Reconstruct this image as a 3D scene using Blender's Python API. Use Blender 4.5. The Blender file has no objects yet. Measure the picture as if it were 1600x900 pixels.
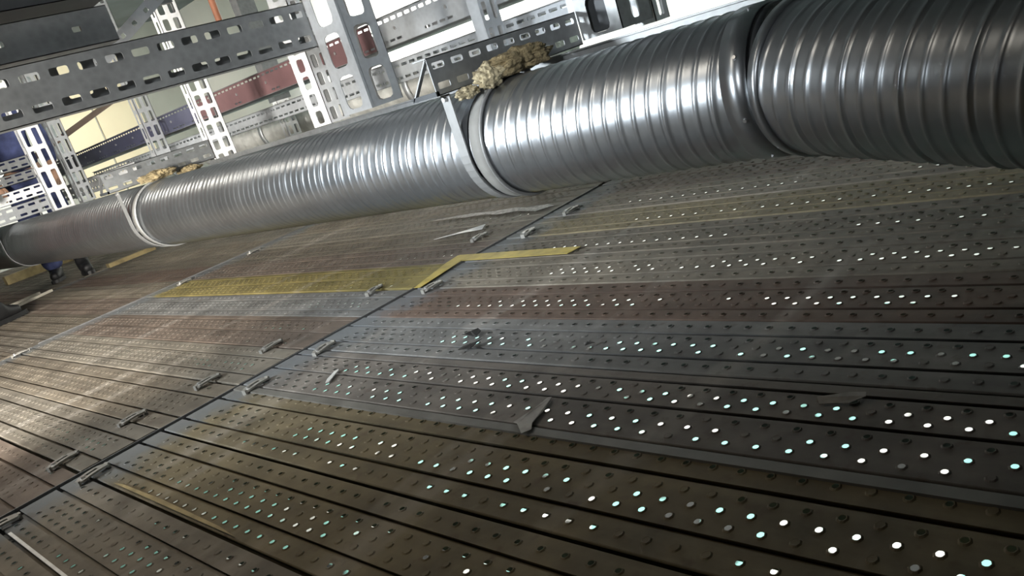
import bpy, bmesh, math, random
from mathutils import Vector, Matrix, noise
random.seed(7)
SC = bpy.context.scene
COL = SC.collection
PI = math.pi
H = 0.65                                   # camera height above the deck (m)

# ------------------------------------------------------------------ camera
cam_d = bpy.data.cameras.new('camera'); cam = bpy.data.objects.new('camera', cam_d); COL.objects.link(cam)
cam_d.sensor_fit = 'HORIZONTAL'; cam_d.sensor_width = 36.0; cam_d.lens = 36.0 * 1286.48 / 1600
cam_d.clip_start = 0.02; cam_d.clip_end = 100
m = [[-0.6943373, 0.65236964, 0.30382489], [0.01995937, -0.40456503, 0.9142914], [0.71937288, 0.64089077, 0.2678837]]
right = Vector((m[0][1], m[0][0], -m[0][2])); up = Vector((-m[1][1], -m[1][0], m[1][2])); back = Vector((-m[2][1], -m[2][0], m[2][2]))
mw = Matrix((right, up, back)).transposed().to_4x4(); mw.translation = (0, 0, H)
cam.matrix_world = mw
SC.camera = cam

# ------------------------------------------------------------------ world, exposure, lamps
w = bpy.data.worlds.new('world'); SC.world = w; w.use_nodes = True
w.node_tree.nodes['Background'].inputs[0].default_value = (0.92, 0.96, 1.0, 1)
w.node_tree.nodes['Background'].inputs[1].default_value = 0.02
SC.view_settings.view_transform = 'Standard'; SC.view_settings.look = 'None'
SC.view_settings.gamma = 1.0; SC.view_settings.use_curve_mapping = False
SC.view_settings.exposure = 0.0

def area(name, loc, target, size, power, color=(1, 1, 1), size_y=None, spread=None):
    d = bpy.data.lights.new(name, 'AREA'); d.energy = power; d.color = color; d.size = size
    if size_y: d.shape = 'RECTANGLE'; d.size_y = size_y
    if spread: d.spread = math.radians(spread)
    o = bpy.data.objects.new(name, d); COL.objects.link(o)
    o.location = loc
    o.rotation_euler = (Vector(target) - Vector(loc)).to_track_quat('-Z', 'Y').to_euler()
    return o
# site floodlight down the aisle to the left, a nearer strip light, lamps over the trays, lamps under the deck
area('flood_lamp', (-0.55, 2.5, 0.72), (1.8, 5.2, 0.80), 0.35, 100, (1.0, 0.95, 0.87), spread=104)
area('overhead_lamp', (0.3, 5.6, 2.35), (1.3, 5.8, 0.0), 0.5, 24, (1.0, 0.92, 0.80), spread=150)
area('near_deck_fill', (-0.3, 2.3, 2.3), (0.45, 1.9, 0.0), 0.6, 5.0, (1.0, 0.90, 0.76), spread=80)  # added soft light, no lamp known here, lifts the near left deck
area('strip_lamp', (-1.1, 2.9, 1.05), (1.5, 1.95, 0.45), 0.4, 13, (0.88, 0.95, 1.0), size_y=0.3, spread=48)
area('bracket_fill', (-0.9, 0.2, 1.3), (1.9, 2.2, 0.85), 0.3, 8, (0.95, 0.98, 1.0), spread=50)  # added unseen light, kept narrow for the large bracket and post
area('hall_lamp_near', (4.9, 3.2, 2.6), (6.6, 3.2, 1.2), 1.4, 85, (0.97, 0.99, 1.0), size_y=3.5, spread=110)
area('hall_lamp_middle', (4.9, 7.5, 2.6), (6.6, 7.5, 1.2), 1.4, 420, (1.0, 0.99, 0.96), size_y=4.0, spread=120)
area('hall_lamp_far', (4.0, 11.2, 2.6), (4.6, 13.2, 1.2), 1.4, 75, (1.0, 0.97, 0.9), size_y=3.0, spread=130)
area('lower_lamp_near', (3.2, 1.9, -0.35), (3.2, 1.9, -2.3), 3.2, 115, (0.97, 1.0, 0.98))
area('lower_lamp_far', (4.6, 5.5, -0.35), (5.6, 5.5, -2.3), 3.0, 130, (1.0, 0.97, 0.9))

# ------------------------------------------------------------------ materials
def new_mat(name):
    mt = bpy.data.materials.new(name); mt.use_nodes = True
    nt = mt.node_tree; b = nt.nodes['Principled BSDF']
    return mt, nt, b
def N(nt, t, **kw):
    n = nt.nodes.new(t)
    for k, v in kw.items():
        if k in n.inputs: n.inputs[k].default_value = v
        else: setattr(n, k, v)
    return n
def ramp(nt, fac, stops):
    r = nt.nodes.new('ShaderNodeValToRGB'); e = r.color_ramp.elements
    while len(e) < len(stops): e.new(0.5)
    for i, (p, c) in enumerate(stops):
        e[i].position = p; e[i].color = (*c, 1) if len(c) == 3 else c
    nt.links.new(fac, r.inputs[0]); return r
def simple(name, color, rough=0.6, metal=0.0, var=0.25, scale=6.0, bump=0.0, bscale=40):
    mt, nt, b = new_mat(name)
    tc = N(nt, 'ShaderNodeTexCoord'); no = N(nt, 'ShaderNodeTexNoise', Scale=scale, Detail=6.0)
    nt.links.new(tc.outputs['Object'], no.inputs['Vector'])
    lo = tuple(c * (1 - var) for c in color); hi = tuple(min(1, c * (1 + var)) for c in color)
    r = ramp(nt, no.outputs['Fac'], [(0.3, lo), (0.7, hi)])
    nt.links.new(r.outputs[0], b.inputs['Base Color'])
    b.inputs['Roughness'].default_value = rough; b.inputs['Metallic'].default_value = metal
    if bump:
        n2 = N(nt, 'ShaderNodeTexNoise', Scale=bscale, Detail=4.0); nt.links.new(tc.outputs['Object'], n2.inputs['Vector'])
        bp = N(nt, 'ShaderNodeBump', Strength=bump, Distance=0.01); nt.links.new(n2.outputs['Fac'], bp.inputs['Height'])
        nt.links.new(bp.outputs[0], b.inputs['Normal'])
    return mt
def galv(name, color, rough, metal=0.9, var=0.16, dirt=0.0):
    mt, nt, b = new_mat(name)
    tc = N(nt, 'ShaderNodeTexCoord')
    vo = N(nt, 'ShaderNodeTexVoronoi', Scale=45.0); nt.links.new(tc.outputs['Object'], vo.inputs['Vector'])
    no = N(nt, 'ShaderNodeTexNoise', Scale=5.0, Detail=7.0, Roughness=0.65); nt.links.new(tc.outputs['Object'], no.inputs['Vector'])
    mx = N(nt, 'ShaderNodeMix', data_type='FLOAT'); mx.inputs[0].default_value = 0.75
    nt.links.new(vo.outputs['Distance'], mx.inputs[2]); nt.links.new(no.outputs['Fac'], mx.inputs[3])
    r = ramp(nt, mx.outputs[0], [(0.25, tuple(c * (1 - var - dirt) for c in color)), (0.65, tuple(min(1, c * (1 + var)) for c in color))])
    nt.links.new(r.outputs[0], b.inputs['Base Color'])
    rr = N(nt, 'ShaderNodeMapRange'); rr.inputs['To Min'].default_value = rough * 0.8; rr.inputs['To Max'].default_value = rough * 1.25
    nt.links.new(no.outputs['Fac'], rr.inputs['Value']); nt.links.new(rr.outputs[0], b.inputs['Roughness'])
    b.inputs['Metallic'].default_value = metal
    return mt
M = {}
M['duct'] = galv('duct_galvanised_sheet', (0.40, 0.42, 0.44), 0.32, 0.95, 0.08)
M['galv'] = galv('galvanised_steel', (0.55, 0.57, 0.59), 0.42, 0.6, 0.12)
M['galv_white'] = galv('bright_galvanised_steel', (0.88, 0.89, 0.90), 0.45, 0.1, 0.10)
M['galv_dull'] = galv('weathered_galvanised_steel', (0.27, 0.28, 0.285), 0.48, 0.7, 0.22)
M['rail_grey'] = galv('tray_steel', (0.50, 0.53, 0.56), 0.45, 0.5, 0.12)
M['rail_red'] = simple('dark_red_tone', (0.20, 0.11, 0.115), 0.45, 0.3, 0.25, 4)  # dark red tone of one tray length
M['rail_blue'] = simple('dark_blue_tone', (0.085, 0.09, 0.15), 0.4, 0.3, 0.2, 5)  # dark blue tone of the next tray length
M['strap'] = galv('strap_steel', (0.25, 0.255, 0.255), 0.5, 0.4, 0.12)
M['band'] = simple('grey_rubber_lining', (0.20, 0.20, 0.19), 0.7, 0, 0.12, 20)
M['crevice'] = simple('black_joint_crevice', (0.02, 0.022, 0.024), 0.5, 0, 0.2, 20)
M['bolt'] = galv('bolt_zinc', (0.6, 0.6, 0.6), 0.35, 0.9)
M['black'] = simple('dark_painted_steel', (0.045, 0.05, 0.055), 0.5, 0.3, 0.2, 8)
M['wool'] = simple('mineral_wool', (0.22, 0.175, 0.095), 0.95, 0, 0.45, 22, 1.0, 60)
M['wool_pale'] = simple('pale_mineral_wool', (0.36, 0.31, 0.20), 0.95, 0, 0.35, 25, 1.0, 60)
M['foil'] = simple('crinkled_foil', (0.80, 0.80, 0.76), 0.35, 0.3, 0.25, 12, 0.9, 16)
M['brown'] = simple('brown_primer', (0.16, 0.10, 0.075), 0.6, 0, 0.25, 6)
M['rust_pipe'] = simple('red_brown_pipe_paint', (0.34, 0.14, 0.08), 0.5, 0, 0.2, 6)
M['cream'] = simple('cream_board', (0.80, 0.70, 0.50), 0.6, 0, 0.06, 2)
M['white_board'] = simple('white_board', (0.86, 0.86, 0.83), 0.6, 0, 0.04, 2)
M['grey_wall'] = simple('grey_cladding', (0.42, 0.42, 0.38), 0.7, 0, 0.08, 1.5)
M['wall'] = simple('pale_plaster', (0.80, 0.79, 0.75), 0.8, 0, 0.06, 1.2)
M['ceiling'] = simple('dark_soffit', (0.16, 0.17, 0.18), 0.8, 0, 0.2, 1.5)
M['stripe'] = simple('faded_yellow_paint', (0.27, 0.21, 0.10), 0.6, 0, 0.35, 14)
M['tape_yellow'] = simple('yellow_tape', (0.40, 0.31, 0.065), 0.55, 0, 0.3, 14)
M['tape_grey'] = simple('grey_tape', (0.26, 0.25, 0.23), 0.6, 0, 0.3, 30)
M['scrap_dark'] = simple('black_plastic_scrap', (0.012, 0.011, 0.010), 0.6, 0, 0.2, 30)
M['foil_glint_white'] = simple('white_foil_and_glint', (0.72, 0.72, 0.70), 0.4, 0.3, 0.15, 30)
M['patch'] = simple('worn_white_paint', (0.42, 0.40, 0.37), 0.6, 0, 0.55, 60)
M['timber'] = simple('pale_timber', (0.50, 0.46, 0.38), 0.7, 0, 0.15, 12)
M['lip'] = simple('worn_lip_steel', (0.150, 0.145, 0.130), 0.55, 0.2, 0.3, 9)
M['transom'] = galv('transom_steel', (0.20, 0.20, 0.20), 0.55, 0.6)
M['clip'] = galv('clip_steel', (0.36, 0.35, 0.32), 0.5, 0.55, 0.15, 0.15)
M['blue_cloth'] = simple('navy_work_cloth', (0.055, 0.07, 0.17), 0.9, 0, 0.4, 14, 0.5, 20)
M['red_cloth'] = simple('dark_red_cloth', (0.12, 0.022, 0.02), 0.9, 0, 0.3, 14, 0.4, 20)
M['boot'] = simple('black_leather', (0.010, 0.010, 0.011), 0.55, 0, 0.3, 14)
M['skin'] = simple('skin', (0.46, 0.28, 0.19), 0.55, 0, 0.06, 8)
M['hair'] = simple('dark_hair', (0.015, 0.012, 0.01), 0.6, 0, 0.2, 30)
M['lampglass'] = None
mt, nt, b = new_mat('lit_diffuser'); b.inputs['Emission Color'].default_value = (0.88, 1, 1, 1); b.inputs['Emission Strength'].default_value = 2.2
b.inputs['Base Color'].default_value = (0.9, 0.9, 0.9, 1); M['lampglass'] = mt

def plank_material():
    mt, nt, b = new_mat('deck_plank_steel'); L = nt.links.new
    oi = N(nt, 'ShaderNodeObjectInfo'); tc = N(nt, 'ShaderNodeTexCoord'); geo = N(nt, 'ShaderNodeNewGeometry')
    n1 = N(nt, 'ShaderNodeTexNoise', Scale=7.0, Detail=8.0, Roughness=0.62); L(geo.outputs['Position'], n1.inputs['Vector'])
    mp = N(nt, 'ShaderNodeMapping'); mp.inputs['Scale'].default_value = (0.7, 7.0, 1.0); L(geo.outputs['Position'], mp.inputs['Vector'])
    n2 = N(nt, 'ShaderNodeTexNoise', Scale=1.0, Detail=3.0); L(mp.outputs[0], n2.inputs['Vector'])          # mask for the painted light streaks across the deck
    mp3 = N(nt, 'ShaderNodeMapping'); mp3.inputs['Scale'].default_value = (22.0, 1.6, 1.0); L(geo.outputs['Position'], mp3.inputs['Vector'])
    n3 = N(nt, 'ShaderNodeTexNoise', Scale=1.0, Detail=5.0); L(mp3.outputs[0], n3.inputs['Vector'])         # scratches along each plank
    v1 = N(nt, 'ShaderNodeMapRange'); v1.inputs['From Min'].default_value = 0.3; v1.inputs['From Max'].default_value = 0.7
    v1.inputs['To Min'].default_value = 0.62; v1.inputs['To Max'].default_value = 1.3; L(n1.outputs['Fac'], v1.inputs['Value'])
    v3 = N(nt, 'ShaderNodeMapRange'); v3.inputs['From Min'].default_value = 0.3; v3.inputs['From Max'].default_value = 0.7
    v3.inputs['To Min'].default_value = 0.82; v3.inputs['To Max'].default_value = 1.18; L(n3.outputs['Fac'], v3.inputs['Value'])
    mu = N(nt, 'ShaderNodeMath', operation='MULTIPLY'); L(v1.outputs[0], mu.inputs[0]); L(v3.outputs[0], mu.inputs[1])
    mc = N(nt, 'ShaderNodeVectorMath', operation='SCALE'); L(oi.outputs['Color'], mc.inputs[0]); L(mu.outputs[0], mc.inputs['Scale'])
    # pale streaks of lamp light painted into the plank colour
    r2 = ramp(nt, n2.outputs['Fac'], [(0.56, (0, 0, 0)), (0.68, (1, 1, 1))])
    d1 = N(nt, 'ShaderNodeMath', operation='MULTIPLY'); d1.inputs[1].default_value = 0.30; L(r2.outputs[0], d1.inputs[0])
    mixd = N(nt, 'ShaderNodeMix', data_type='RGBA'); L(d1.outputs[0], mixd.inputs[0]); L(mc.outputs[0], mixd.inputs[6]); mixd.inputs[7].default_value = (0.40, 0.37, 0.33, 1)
    # worn blue-grey paint at the plank ends
    sx = N(nt, 'ShaderNodeSeparateXYZ'); L(tc.outputs['Object'], sx.inputs[0])
    e1 = N(nt, 'ShaderNodeMath', operation='MULTIPLY_ADD'); e1.inputs[1].default_value = 0.35; L(n1.outputs['Fac'], e1.inputs[0])
    ng = N(nt, 'ShaderNodeMath', operation='MULTIPLY'); ng.inputs[1].default_value = -1.0; L(sx.outputs['Y'], ng.inputs[0]); L(ng.outputs[0], e1.inputs[2])
    r4 = ramp(nt, e1.outputs[0], [(0.24, (1, 1, 1)), (0.36, (0, 0, 0))])
    d4 = N(nt, 'ShaderNodeMath', operation='MULTIPLY'); d4.inputs[1].default_value = 0.75; L(r4.outputs[0], d4.inputs[0])
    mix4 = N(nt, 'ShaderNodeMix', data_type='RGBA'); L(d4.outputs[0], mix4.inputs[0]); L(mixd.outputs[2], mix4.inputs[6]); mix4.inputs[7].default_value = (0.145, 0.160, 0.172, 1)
    # rust specks
    n5 = N(nt, 'ShaderNodeTexNoise', Scale=26.0, Detail=6.0); L(geo.outputs['Position'], n5.inputs['Vector'])
    r5 = ramp(nt, n5.outputs['Fac'], [(0.60, (0, 0, 0)), (0.74, (1, 1, 1))])
    d5 = N(nt, 'ShaderNodeMath', operation='MULTIPLY'); d5.inputs[1].default_value = 0.55; L(r5.outputs[0], d5.inputs[0])
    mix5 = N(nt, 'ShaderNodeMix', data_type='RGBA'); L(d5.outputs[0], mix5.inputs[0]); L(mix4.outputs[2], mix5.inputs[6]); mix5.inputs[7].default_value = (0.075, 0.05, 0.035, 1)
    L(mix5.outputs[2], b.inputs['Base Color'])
    rr = N(nt, 'ShaderNodeMapRange'); rr.inputs['To Min'].default_value = 0.52; rr.inputs['To Max'].default_value = 0.80; L(n1.outputs['Fac'], rr.inputs['Value']); L(rr.outputs[0], b.inputs['Roughness'])
    b.inputs['Metallic'].default_value = 0.08; b.inputs['Specular IOR Level'].default_value = 0.3
    bp = N(nt, 'ShaderNodeBump', Strength=0.25, Distance=0.004); L(n5.outputs['Fac'], bp.inputs['Height']); L(bp.outputs[0], b.inputs['Normal'])
    return mt
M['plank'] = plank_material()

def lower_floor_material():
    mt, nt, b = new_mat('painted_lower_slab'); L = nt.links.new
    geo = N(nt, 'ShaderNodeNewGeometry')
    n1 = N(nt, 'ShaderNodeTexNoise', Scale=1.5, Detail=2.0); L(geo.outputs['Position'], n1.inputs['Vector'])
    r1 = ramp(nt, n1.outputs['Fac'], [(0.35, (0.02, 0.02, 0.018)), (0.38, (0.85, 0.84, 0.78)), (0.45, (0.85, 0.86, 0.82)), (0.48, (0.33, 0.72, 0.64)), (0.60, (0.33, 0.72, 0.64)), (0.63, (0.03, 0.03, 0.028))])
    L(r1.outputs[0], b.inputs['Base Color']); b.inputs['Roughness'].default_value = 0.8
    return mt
M['lower'] = lower_floor_material()

# ------------------------------------------------------------------ mesh helpers
class MB:
    def __init__(self): self.v = []; self.f = []; self.sm = []
    def add(self, vs, fs, smooth=False):
        o = len(self.v); self.v += [tuple(p) for p in vs]
        for q in fs: self.f.append(tuple(i + o for i in q)); self.sm.append(smooth)
        return self
    def box(self, a, b_):
        x0, y0, z0 = (min(a[i], b_[i]) for i in range(3)); x1, y1, z1 = (max(a[i], b_[i]) for i in range(3))
        return self.add([(x0, y0, z0), (x1, y0, z0), (x1, y1, z0), (x0, y1, z0), (x0, y0, z1), (x1, y0, z1), (x1, y1, z1), (x0, y1, z1)],
                        [(0, 3, 2, 1), (4, 5, 6, 7), (0, 1, 5, 4), (1, 2, 6, 5), (2, 3, 7, 6), (3, 0, 4, 7)])
    def bar(self, a, b_, w_, t, side=None):
        a = Vector(a); b_ = Vector(b_); d = (b_ - a).normalized()
        s = Vector(side) if side else (Vector((0, 0, 1)) if abs(d.z) < 0.9 else Vector((1, 0, 0)))
        u = d.cross(s).normalized() * t / 2; s2 = u.cross(d).normalized() * w_ / 2
        vs = []
        for p in (a, b_): vs += [p - u - s2, p + u - s2, p + u + s2, p - u + s2]
        return self.add(vs, [(0, 3, 2, 1), (4, 5, 6, 7), (0, 1, 5, 4), (1, 2, 6, 5), (2, 3, 7, 6), (3, 0, 4, 7)])
    def tube(self, pts, r, n=12, cap=True):
        pts = [Vector(p) for p in pts]; rings = []; vs = []
        rs = r if isinstance(r, (list, tuple)) else [r] * len(pts)
        for i, p in enumerate(pts):
            d = (pts[min(i + 1, len(pts) - 1)] - pts[max(i - 1, 0)]).normalized()
            s = Vector((0, 0, 1)) if abs(d.z) < 0.9 else Vector((1, 0, 0))
            u = d.cross(s).normalized(); q = d.cross(u).normalized()
            vs += [p + (u * math.cos(2 * PI * k / n) + q * math.sin(2 * PI * k / n)) * rs[i] for k in range(n)]
        fs = [(i * n + k, i * n + (k + 1) % n, (i + 1) * n + (k + 1) % n, (i + 1) * n + k) for i in range(len(pts) - 1) for k in range(n)]
        self.add(vs, fs, True)
        if cap: self.add(vs[:n], [tuple(range(n))]); self.add(vs[-n:], [tuple(reversed(range(n)))])
        return self
    def perf(self, O, U, V, Nn, us, vs, t, slots, rnd=0.24):
        """plate with rounded slots. us/vs: break lists along U,V. slots: set of (i,j) cells with a slot -> (fu,fv) fractions."""
        O = Vector(O); U = Vector(U); V = Vector(V); Nn = Vector(Nn)
        P = lambda a, b_, n: O + U * a + V * b_ + Nn * n
        for i in range(len(us) - 1):
            for j in range(len(vs) - 1):
                a0, a1, b0, b1 = us[i], us[i + 1], vs[j], vs[j + 1]
                s = slots.get((i, j))
                if not s:
                    self.add([P(a0, b0, 0), P(a1, b0, 0), P(a1, b1, 0), P(a0, b1, 0)], [(0, 1, 2, 3)])
                    self.add([P(a0, b0, -t), P(a1, b0, -t), P(a1, b1, -t), P(a0, b1, -t)], [(3, 2, 1, 0)])
                    continue
                ca, cb = (a0 + a1) / 2, (b0 + b1) / 2; hw, hh = (a1 - a0) / 2 * s[0], (b1 - b0) / 2 * s[1]
                r = min(hw, hh) * rnd * 2
                r = min(r, hw * 0.98, hh * 0.98); inn = []; out = []
                for sx, sy in ((1, 1), (-1, 1), (-1, -1), (1, -1)):
                    cx_, cy_ = ca + sx * (hw - r), cb + sy * (hh - r)
                    A = [(cx_ + sx * r, cy_), (cx_ + sx * r * .707, cy_ + sy * r * .707), (cx_, cy_ + sy * r)]
                    X = a1 if sx > 0 else a0; Y = b1 if sy > 0 else b0
                    B = [(X, cy_), (X, Y), (cx_, Y)]
                    if sx * sy < 0: A.reverse(); B.reverse()
                    inn += A; out += B
                n = len(inn)
                vv = [P(*p, 0) for p in out] + [P(*p, 0) for p in inn] + [P(*p, -t) for p in inn] + [P(*p, -t) for p in out]
                ff = []
                for k in range(n):
                    k2 = (k + 1) % n
                    ff += [(k, k2, n + k2, n + k), (n + k, n + k2, 2 * n + k2, 2 * n + k), (2 * n + k, 2 * n + k2, 3 * n + k2, 3 * n + k)]
                self.add(vv, ff)
        a0, a1, b0, b1 = us[0], us[-1], vs[0], vs[-1]
        c = [P(a0, b0, 0), P(a1, b0, 0), P(a1, b1, 0), P(a0, b1, 0), P(a0, b0, -t), P(a1, b0, -t), P(a1, b1, -t), P(a0, b1, -t)]
        return self.add(c, [(0, 4, 5, 1), (1, 5, 6, 2), (2, 6, 7, 3), (3, 7, 4, 0)])
    def mesh(self, name, mat):
        me = bpy.data.meshes.new(name); me.from_pydata(self.v, [], self.f); me.update()
        for p, s in zip(me.polygons, self.sm): p.use_smooth = s
        me.materials.append(mat)
        return me
    def build(self, name, mat, parent=None, loc=None):
        o = bpy.data.objects.new(name, self.mesh(name, mat)); COL.objects.link(o)
        if parent: o.parent = parent
        if loc: o.location = loc
        return o
    def fix(self, name, mat, parent=None, loc=None, dist=1e-5):
        """weld + consistent normals, then build"""
        bm = bmesh.new(); me = self.mesh(name, mat); bm.from_mesh(me)
        bmesh.ops.remove_doubles(bm, verts=bm.verts, dist=dist); bmesh.ops.recalc_face_normals(bm, faces=bm.faces)
        bm.to_mesh(me); bm.free()
        o = bpy.data.objects.new(name, me); COL.objects.link(o)
        if parent: o.parent = parent
        if loc: o.location = loc
        return o
def empty(name, loc=(0, 0, 0), rz=0):
    o = bpy.data.objects.new(name, None); COL.objects.link(o); o.location = loc; o.rotation_euler = (0, 0, rz); o.empty_display_size = 0.05
    return o
def tag(o, label=None, cat=None, group=None, kind=None):
    if label: o['label'] = label
    if cat: o['category'] = cat
    if group: o['group'] = group
    if kind: o['kind'] = kind
    return o
def ordn(i): return ['first', 'second', 'third', 'fourth', 'fifth', 'sixth', 'seventh', 'eighth', 'ninth', 'tenth', 'eleventh', 'twelfth', 'thirteenth', 'fourteenth', 'fifteenth', 'sixteenth', 'seventeenth'][i]

# ------------------------------------------------------------------ setting
def struct(name, a, b_, mat):
    o = MB().box(a, b_).build(name, mat); o['kind'] = 'structure'; return o
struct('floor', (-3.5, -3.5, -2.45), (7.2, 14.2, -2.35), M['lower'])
struct('wall_right', (6.6, -3.5, -2.35), (6.8, 13.4, 2.75), M['wall'])
struct('wall_left', (-3.5, 13.2, -2.35), (6.6, 13.4, 2.75), M['grey_wall'])
struct('ceiling', (-3.5, -3.5, 2.75), (7.2, 14.2, 2.9), M['ceiling'])

# ------------------------------------------------------------------ deck planks
PW, PL, TH = 0.335 * H - 0.009, 2.44, 0.034
def plank_plate(kind, name, clog=0.15, seed=0):
    """folded steel plank: perforated, dimpled top with two folded grooves, sides turned down. Local x 0..PW across, y 0..-PL.
    clog: share of the holes that are caked shut."""
    rnd = random.Random(seed)
    mb = MB(); gw, gd = 0.0095, 0.013
    if kind == 'B':
        g = [0.25 * PW, 0.715 * PW]; rows = {0: 1, 1: 3, 2: 1}; pitch = 0.046
    else:
        g = [0.47 * PW, 0.86 * PW]; rows = {0: 3, 1: 3, 2: 0}; pitch = 0.052
    e = 0.0015
    strips = [(e, g[0] - gw / 2), (g[0] + gw / 2, g[1] - gw / 2), (g[1] + gw / 2, PW - e)]
    y0, y1 = -0.004, -PL + 0.004
    ro, ri, hz, K = 0.0082, 0.0048, 0.0020, 12
    def quad(xa, xb, ya, yb, za=0, zb=0):
        mb.add([(xa, ya, za), (xa, yb, za), (xb, yb, zb), (xb, ya, zb)], [(0, 1, 2, 3)])
    for si, (xa, xb) in enumerate(strips):
        nr = rows[si]
        if nr == 0: quad(xa, xb, y0, y1); continue
        nh = int((PL - 0.16) / pitch); ys = y0 - 0.075
        span = (xb - xa)
        if nr == 1: bounds = [(xa + span * 0.18, xa + span * 0.82)]
        else:
            m_ = span * 0.04; bw = (span - 2 * m_) / nr; bounds = [(xa + m_ + k * bw, xa + m_ + (k + 1) * bw) for k in range(nr)]
        if bounds[0][0] > xa: quad(xa, bounds[0][0], y0, y1)
        if bounds[-1][1] < xb: quad(bounds[-1][1], xb, y0, y1)
        for ri_, (ba, bb) in enumerate(bounds):
            off = ri_ * pitch * 0.36
            top = ys - off; quad(ba, bb, y0, top); quad(ba, bb, top - nh * pitch, y1)
            for k in range(nh):
                ya = top - k * pitch; yb = ya - pitch; cx_, cy_ = (ba + bb) / 2, (ya + yb) / 2; hw, hh = (bb - ba) / 2, pitch / 2
                rr_o = min(ro, hw * 0.95); rr_i = min(ri, rr_o * 0.6)
                vs = []
                outer = [(hw, 0), (hw, hh * .5), (hw, hh), (0, hh), (-hw, hh), (-hw, hh * .5), (-hw, 0), (-hw, -hh * .5), (-hw, -hh), (0, -hh), (hw, -hh), (hw, -hh * .5)]
                # angles follow the outer points so the ring does not twist
                angs = [math.atan2(q[1] / hh, q[0] / hw) for q in outer]
                vs += [(cx_ + q[0], cy_ + q[1], 0) for q in outer]
                vs += [(cx_ + rr_o * math.cos(a), cy_ + rr_o * math.sin(a), 0) for a in angs]
                vs += [(cx_ + rr_i * 1.25 * math.cos(a), cy_ + rr_i * 1.25 * math.sin(a), hz) for a in angs]
                vs += [(cx_ + rr_i * math.cos(a), cy_ + rr_i * math.sin(a), hz * 0.9) for a in angs]
                fs = []
                for q in range(K):
                    q2 = (q + 1) % K
                    for lv in range(3): fs.append((lv * K + q, lv * K + q2, (lv + 1) * K + q2, (lv + 1) * K + q))
                q_ = noise.noise(Vector((k * 0.16 + seed * 9.1, ri_ * 0.5 + si * 3.3, seed * 2.7)))
                if rnd.random() < clog * 0.5 or q_ > 0.62 - clog * 1.25: fs.append(tuple(range(3 * K, 4 * K)))
                mb.add(vs, fs)
    for gx in g:
        for xg in (gx - gw / 2, gx + gw / 2):
            d_ = -0.007 if xg < gx else 0.007
            for (pa, pb) in (((xg, 0), (xg, -0.0015)), ((xg, -0.0015), (xg + d_, -0.0015)), ((xg + d_, -0.0015), (xg + d_, -gd))):
                mb.add([(pa[0], y0, pa[1]), (pa[0], y1, pa[1]), (pb[0], y1, pb[1]), (pb[0], y0, pb[1])], [(0, 1, 2, 3)])
        mb.add([(gx - 0.012, y0, -gd), (gx - 0.012, y1, -gd), (gx + 0.012, y1, -gd), (gx + 0.012, y0, -gd)], [(0, 1, 2, 3)])
    # turned-down edges (soft fold) and short return lips, folded ends
    for s, xe in ((1, 0.0), (-1, PW)):
        prof = [(xe + s * e, 0), (xe + s * e * .35, -0.0012), (xe, -0.0035), (xe + s * 0.008, -0.0035), (xe + s * 0.008, -TH), (xe - s * 0.0038, -TH)]
        for p, q in zip(prof, prof[1:]):
            mb.add([(p[0], y0, p[1]), (p[0], y1, p[1]), (q[0], y1, q[1]), (q[0], y0, q[1])], [(0, 3, 2, 1) if s > 0 else (0, 1, 2, 3)])
    for yy in (y0, y1):
        mb.add([(0, yy, -0.004), (PW, yy, -0.004), (PW, yy, -TH), (0, yy, -TH)], [(0, 1, 2, 3)])
        mb.add([(e, yy, 0), (PW - e, yy, 0), (PW, yy, -0.004), (0, yy, -0.004)], [(0, 1, 2, 3)])
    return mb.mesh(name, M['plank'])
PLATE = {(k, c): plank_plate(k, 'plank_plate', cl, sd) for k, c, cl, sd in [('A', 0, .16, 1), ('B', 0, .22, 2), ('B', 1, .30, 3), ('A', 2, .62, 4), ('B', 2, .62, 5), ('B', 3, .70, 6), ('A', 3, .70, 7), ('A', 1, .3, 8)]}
def hook_mesh():
    mb = MB(); mb.box((0, -0.004, -0.026), (0.03, 0.007, -0.020)); mb.box((0, 0.0045, -0.043), (0.03, 0.007, -0.026))
    return mb.fix('h', M['clip']).data
# plank edges across the deck, in units of H, and the joint lines along it
EDGES = [-0.69, -0.345, 0.0, 0.335, 0.665, 0.995, 1.375, 1.725, 2.085, 2.43, 2.79, 3.14, 3.48, 3.83, 4.18, 4.53, 4.88, 5.23]
JOINTS = [-0.21, 2.25, 4.71, 7.17, 9.63, 12.09]
DARK = (0.165, 0.145, 0.115); RUST = (0.125, 0.088, 0.068); GREY = (0.165, 0.165, 0.160); OLIVE = (0.170, 0.140, 0.085)
TAN = (0.148, 0.127, 0.098); PALE = (0.155, 0.139, 0.113); YEL = (0.170, 0.140, 0.052); CHAR = (0.135, 0.122, 0.108); PINK = (0.142, 0.112, 0.090)
CN = {DARK: 'dark brown', RUST: 'rust brown', GREY: 'slate grey', OLIVE: 'olive brown', TAN: 'tan', PALE: 'pale grey', YEL: 'yellow-painted', CHAR: 'charcoal', PINK: 'pinkish brown'}
COLS = [
    [DARK] * 15,
    [DARK, DARK, OLIVE, OLIVE, CHAR, GREY, RUST, DARK, TAN, OLIVE, TAN, PINK, TAN, TAN, TAN],
    [PINK, PINK, PALE, TAN, PALE, PINK, GREY, YEL, PINK, TAN, PALE, TAN, TAN, TAN, TAN],
    [PINK, TAN, PALE, TAN, PALE, TAN, PINK, TAN, RUST, TAN, TAN, PALE, TAN, TAN, TAN],
    [TAN, TAN, TAN, PALE, PINK, TAN, TAN, RUST, TAN, TAN, TAN, TAN, TAN, TAN, TAN],
    [TAN] * 15]
BAYN = ['near bay', 'second bay', 'third bay', 'fourth bay', 'farthest bay', 'bay behind the camera']
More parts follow.
